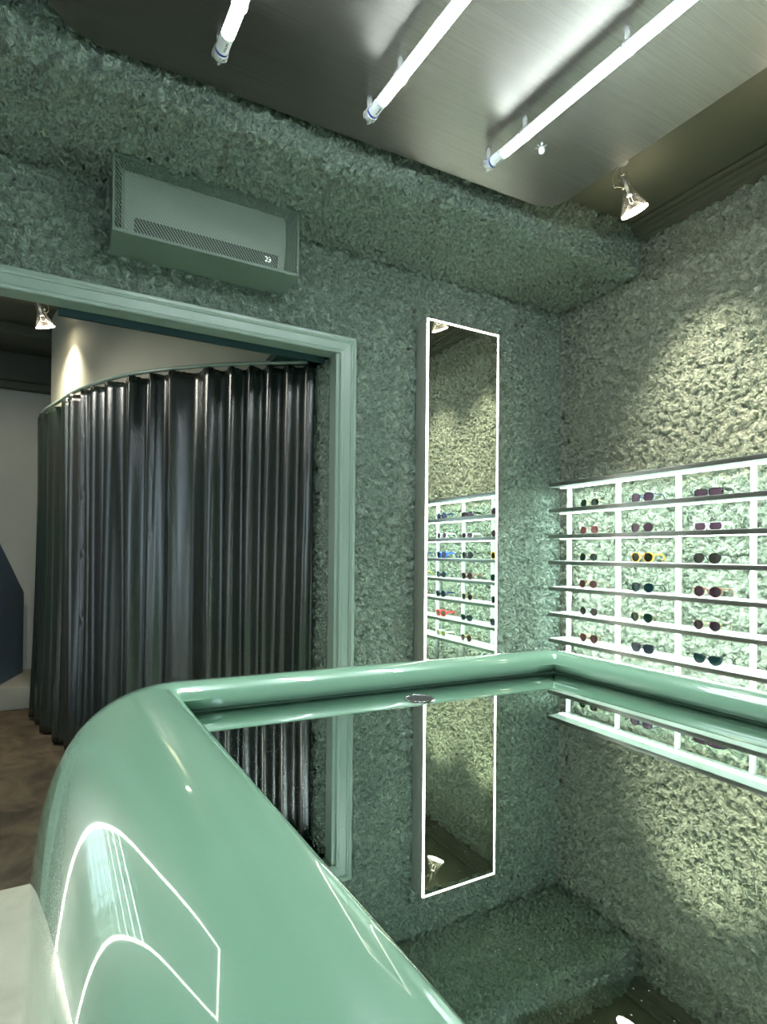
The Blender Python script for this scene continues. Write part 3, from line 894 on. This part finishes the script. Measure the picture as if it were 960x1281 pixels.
TZ = 2.862
TD = Vector((.066, -1, 0)).normalized()
TL = 1.25
TR = .0195
tubes = [(-2.3435,-.832,'leftmost'), (-1.8215,-.842,'middle'), (-1.2925,-.850,'rightmost')]
for ti, (x, y, which) in enumerate(tubes):
    t = thing('led_tube', (x, y, TZ), 'long glowing white tube lamp under the metal sheet, %s of the three tubes' % which, 'tube light', 'tube lamps under the metal sheet',
              rotz=math.atan2(TD.y, TD.x))
    # local x runs along the tube
    RX = Matrix.Rotation(PI/2, 4, 'Y')
    bm = bmesh.new()
    add_lathe(bm, [(.001,.030), (TR,.030), (TR,.090)], 28, RX)
    add_lathe(bm, [(TR,TL-.09), (TR,TL-.03), (.001,TL-.03)], 28, RX)
    # upper, unlit half shell of aluminium
    n = 14
    ra = []
    for xx in (.088, TL-.088):
        ra.append([bm.verts.new((xx, TR*1.01*math.cos(a0), TR*1.01*math.sin(a0))) for a0 in [math.radians(-10+200*k/n) for k in range(n+1)]])
    for k in range(n): bm.faces.new((ra[0][k], ra[0][k+1], ra[1][k+1], ra[1][k]))
    from_bm('tube_body', bm, M['alu'], t, smooth=40)
    bm = bmesh.new(); add_lathe(bm, [(TR*.985,.086), (TR*.985,TL-.086)], 28, RX)
    o = from_bm('tube_light', bm, M['tube_led'], t, smooth=True); o['label'] = 'glowing white diffuser'
    bm = bmesh.new(); add_lathe(bm, [(TR*1.015,.024), (TR*1.03,.026), (TR*1.03,.030), (TR*1.015,.032)], 28, RX)
    from_bm('blue_ring', bm, M['bluering'], t, smooth=True)
    bm = bmesh.new()
    add_lathe(bm, [(.004,-.004), (.012,-.004), (.020,0), (.0235,.006), (.0235,.024), (.021,.026)], 20, RX)
    b2 = bmesh.new(); add_lathe(b2, [(.021,TL-.026), (.0235,TL-.024), (.0235,TL-.006), (.012,TL), (.004,TL)], 20, RX)
    from_bm('end_socket', b2, M['clear'], t, smooth=30)
    for a0 in (0, 120, 240):
        ca, sa = math.cos(math.radians(a0+30)), math.sin(math.radians(a0+30))
        add_box(bm, (-.008, ca*.018-.004, sa*.018-.004), (.006, ca*.018+.004, sa*.018+.004))
    from_bm('end_socket', bm, M['clear'], t, smooth=30)
    bm = bmesh.new(); add_lathe(bm, [(.002,.001), (.013,.001), (.015,.004), (.015,.022)], 18, RX)
    from_bm('end_cap', bm, M['white'], t, smooth=30)
    for xx in (.004, .20, .62, 1.05):
        bm = bmesh.new()
        arc = [(xx, (TR+.003)*math.cos(math.radians(a0)), (TR+.003)*math.sin(math.radians(a0))) for a0 in range(-30, 211, 20)]
        for dx in (-.005, .005):
            add_tube(bm, [(px+dx, py, pz) for px, py, pz in arc], .0022, 6)
        add_tube(bm, [(xx, 0, TR+.002), (xx, 0, PZ-TZ)], [.008,.011], 10)
        from_bm('clip', bm, M['clear'], t, smooth=True)
    text_mesh('printed_name', 'PHILIPS', .0105, M['ink'], t, Matrix.Translation((.062, .0034, -.0193)) @ Matrix.Rotation(PI+math.radians(10), 4, 'X'))

# small clear hanger under the sheet
hk = thing('clear_knob', (-1.135, -.985, PZ), 'small clear plastic knob hanging under the metal sheet by the rightmost tube', 'fastener')
bm = bmesh.new()
add_tube(bm, [(0,0,.004), (0,0,-.022)], .004, 8); add_lathe(bm, [(.001,-.048), (.010,-.046), (.013,-.038), (.011,-.028), (.006,-.022)], 14)
for k in range(6):
    a0 = k*PI/3; add_tube(bm, [(0,0,-.024), (.022*math.cos(a0), .022*math.sin(a0), -.020)], .0014, 6)
from_bm('knob_body', bm, M['clear'], hk, smooth=True)
bm = bmesh.new(); add_lathe(bm, [(.0005,-.001), (.003,-.002), (.003,-.030), (.0005,-.032)], 10)
from_bm('knob_screw', bm, M['chrome'], hk, smooth=True)

# ------------------------------------------------------------------ clear glass spotlights
def spotlight(loc, aim, drop, label, power, cone=74, blend=1.0, side=1):
    """loc: ceiling point; drop: length of stem; aim: direction of the beam"""
    t = thing('spotlight', loc, label, 'spotlight', 'clear glass spotlights')
    ax = Vector(aim).normalized()
    rot = Vector((0,0,-1)).rotation_difference(ax).to_matrix().to_4x4()
    Mx = Matrix.Translation((0,0,-drop)) @ rot
    bm = bmesh.new()
    add_lathe(bm, [(.004,.004), (.018,.003), (.021,-.003), (.021,-.045), (.0245,-.050), (.0245,-.070), (.027,-.085), (.036,-.110), (.048,-.138), (.058,-.160), (.0605,-.168), (.0605,-.174)], 36, Mx)
    o = from_bm('bulb_shell', bm, M['clear_lamp'], t, smooth=True); o['label'] = 'clear flared glass shell'
    bm = bmesh.new()
    add_lathe(bm, [(.0005,-.171), (.030,-.176), (.052,-.174), (.0585,-.169)], 36, Mx)
    o = from_bm('lamp_face', bm, M['lamp_face'], t, smooth=True); o['label'] = 'glowing warm front lens'
    bm = bmesh.new()
    add_lathe(bm, [(.003,-.006), (.0075,-.008), (.0075,-.060), (.005,-.085), (.012,-.095), (.012,-.100), (.001,-.101)], 14, Mx)
    for sg in (-1, 1):
        add_tube(bm, [Mx @ Vector((sg*.010,0,-.095)), Mx @ Vector((sg*.014,0,-.125)), Mx @ Vector((sg*.004,0,-.135))], .0016, 6)
    from_bm('lamp_stem', bm, M['alu'], t, smooth=True)
    bm = bmesh.new()
    add_lathe(bm, [(.001,0), (.026,0), (.026,-.006), (.006,-.012), (.001,-.012)], 18)
    add_tube(bm, [(0,0,-.010), (0,0,-drop)], .0035, 8)
    from_bm('ceiling_mount', bm, M['clear'], t, smooth=True)
    bm = bmesh.new()
    e = Mx @ Vector((-side*.022,0,-.058))
    add_tube(bm, spline([(-side*.006,0,-.012), (-side*.040,0,-drop+.008), (-side*.064,-.003,-drop-.030), (-side*.066,-.003,-drop-.060), (-side*.050,0,-drop-.076), (-side*.036,0,-drop-.068), tuple(e)], 8), .0015, 8)
    add_tube(bm, [tuple(e), tuple(Mx @ Vector((-side*.030,0,-.062)))], .006, 8)
    from_bm('cord', bm, M['cord'], t, smooth=True)
    ld = bpy.data.lights.new('spot_beam', 'SPOT'); ld.energy = power; ld.color = (1,.90,.73)
    ld.spot_size = math.radians(cone); ld.spot_blend = blend; ld.shadow_soft_size = .05
    lo_ = bpy.data.objects.new('spot_beam', ld); link(lo_, t)
    lo_.matrix_local = Matrix.Translation(Mx @ Vector((0,0,-.185))) @ rot
    return t
spotlight((-.546,-.889,CZ), (.42,-.10,-1), .058, 'clear glass spotlight hanging just past the right edge of the metal sheet', 85)
spotlight((-.53,-1.53,CZ), (.42,-.05,-1), .075, 'clear glass spotlight half out of view at the right edge', 85)
spotlight((-.52,-2.2,CZ), (.42,0,-1), .075, 'clear glass spotlight above the near end of the shelves', 40)
_lp = pl(46, 408, 1, 1.75)
spotlight((_lp.x, _lp.y, _lp.z+.235), (.30,.22,-1), .06, 'lit glass spotlight hanging beyond the door head beside the curved wall', 38, side=-1, cone=110)

def spot(loc, tgt, power, cone, color=(1,.9,.72), size=.05, blend=.6):  # unseen fill light without a lamp body, added to brighten the passage
    ld = bpy.data.lights.new('passage_fill', 'SPOT'); ld.energy = power; ld.color = color
    ld.spot_size = math.radians(cone); ld.spot_blend = blend; ld.shadow_soft_size = size
    o = bpy.data.objects.new('passage_fill', ld); link(o)
    o.location = loc; o.rotation_euler = (Vector(tgt)-Vector(loc)).to_track_quat('-Z','Y').to_euler()
spot((-3.5,1.0,3.0), (-3.35,3.4,.5), 40, 90)  # added fill for the far wall and blue panel
spot((-4.2,.9,2.9), (-2.3,.9,1.1), 45, 75, (1,.95,.85), .12)  # added fill for the curtain and reveal

# ------------------------------------------------------------------ world and view
w = bpy.data.worlds.new('World'); S.world = w; w.use_nodes = True
w.node_tree.nodes['Background'].inputs['Color'].default_value = (.70,.88,1.0,1)
w.node_tree.nodes['Background'].inputs['Strength'].default_value = 1.7
S.view_settings.view_transform = 'Standard'; S.view_settings.look = 'None'
S.view_settings.exposure = 1.1; S.view_settings.gamma = 1.0; S.view_settings.use_curve_mapping = False
cy = S.cycles
cy.max_bounces = 10; cy.diffuse_bounces = 4; cy.glossy_bounces = 7; cy.transparent_max_bounces = 12
cy.caustics_reflective = False; cy.caustics_refractive = False
cy.sample_clamp_indirect = 4.0
cy.denoising_prefilter = 'FAST'
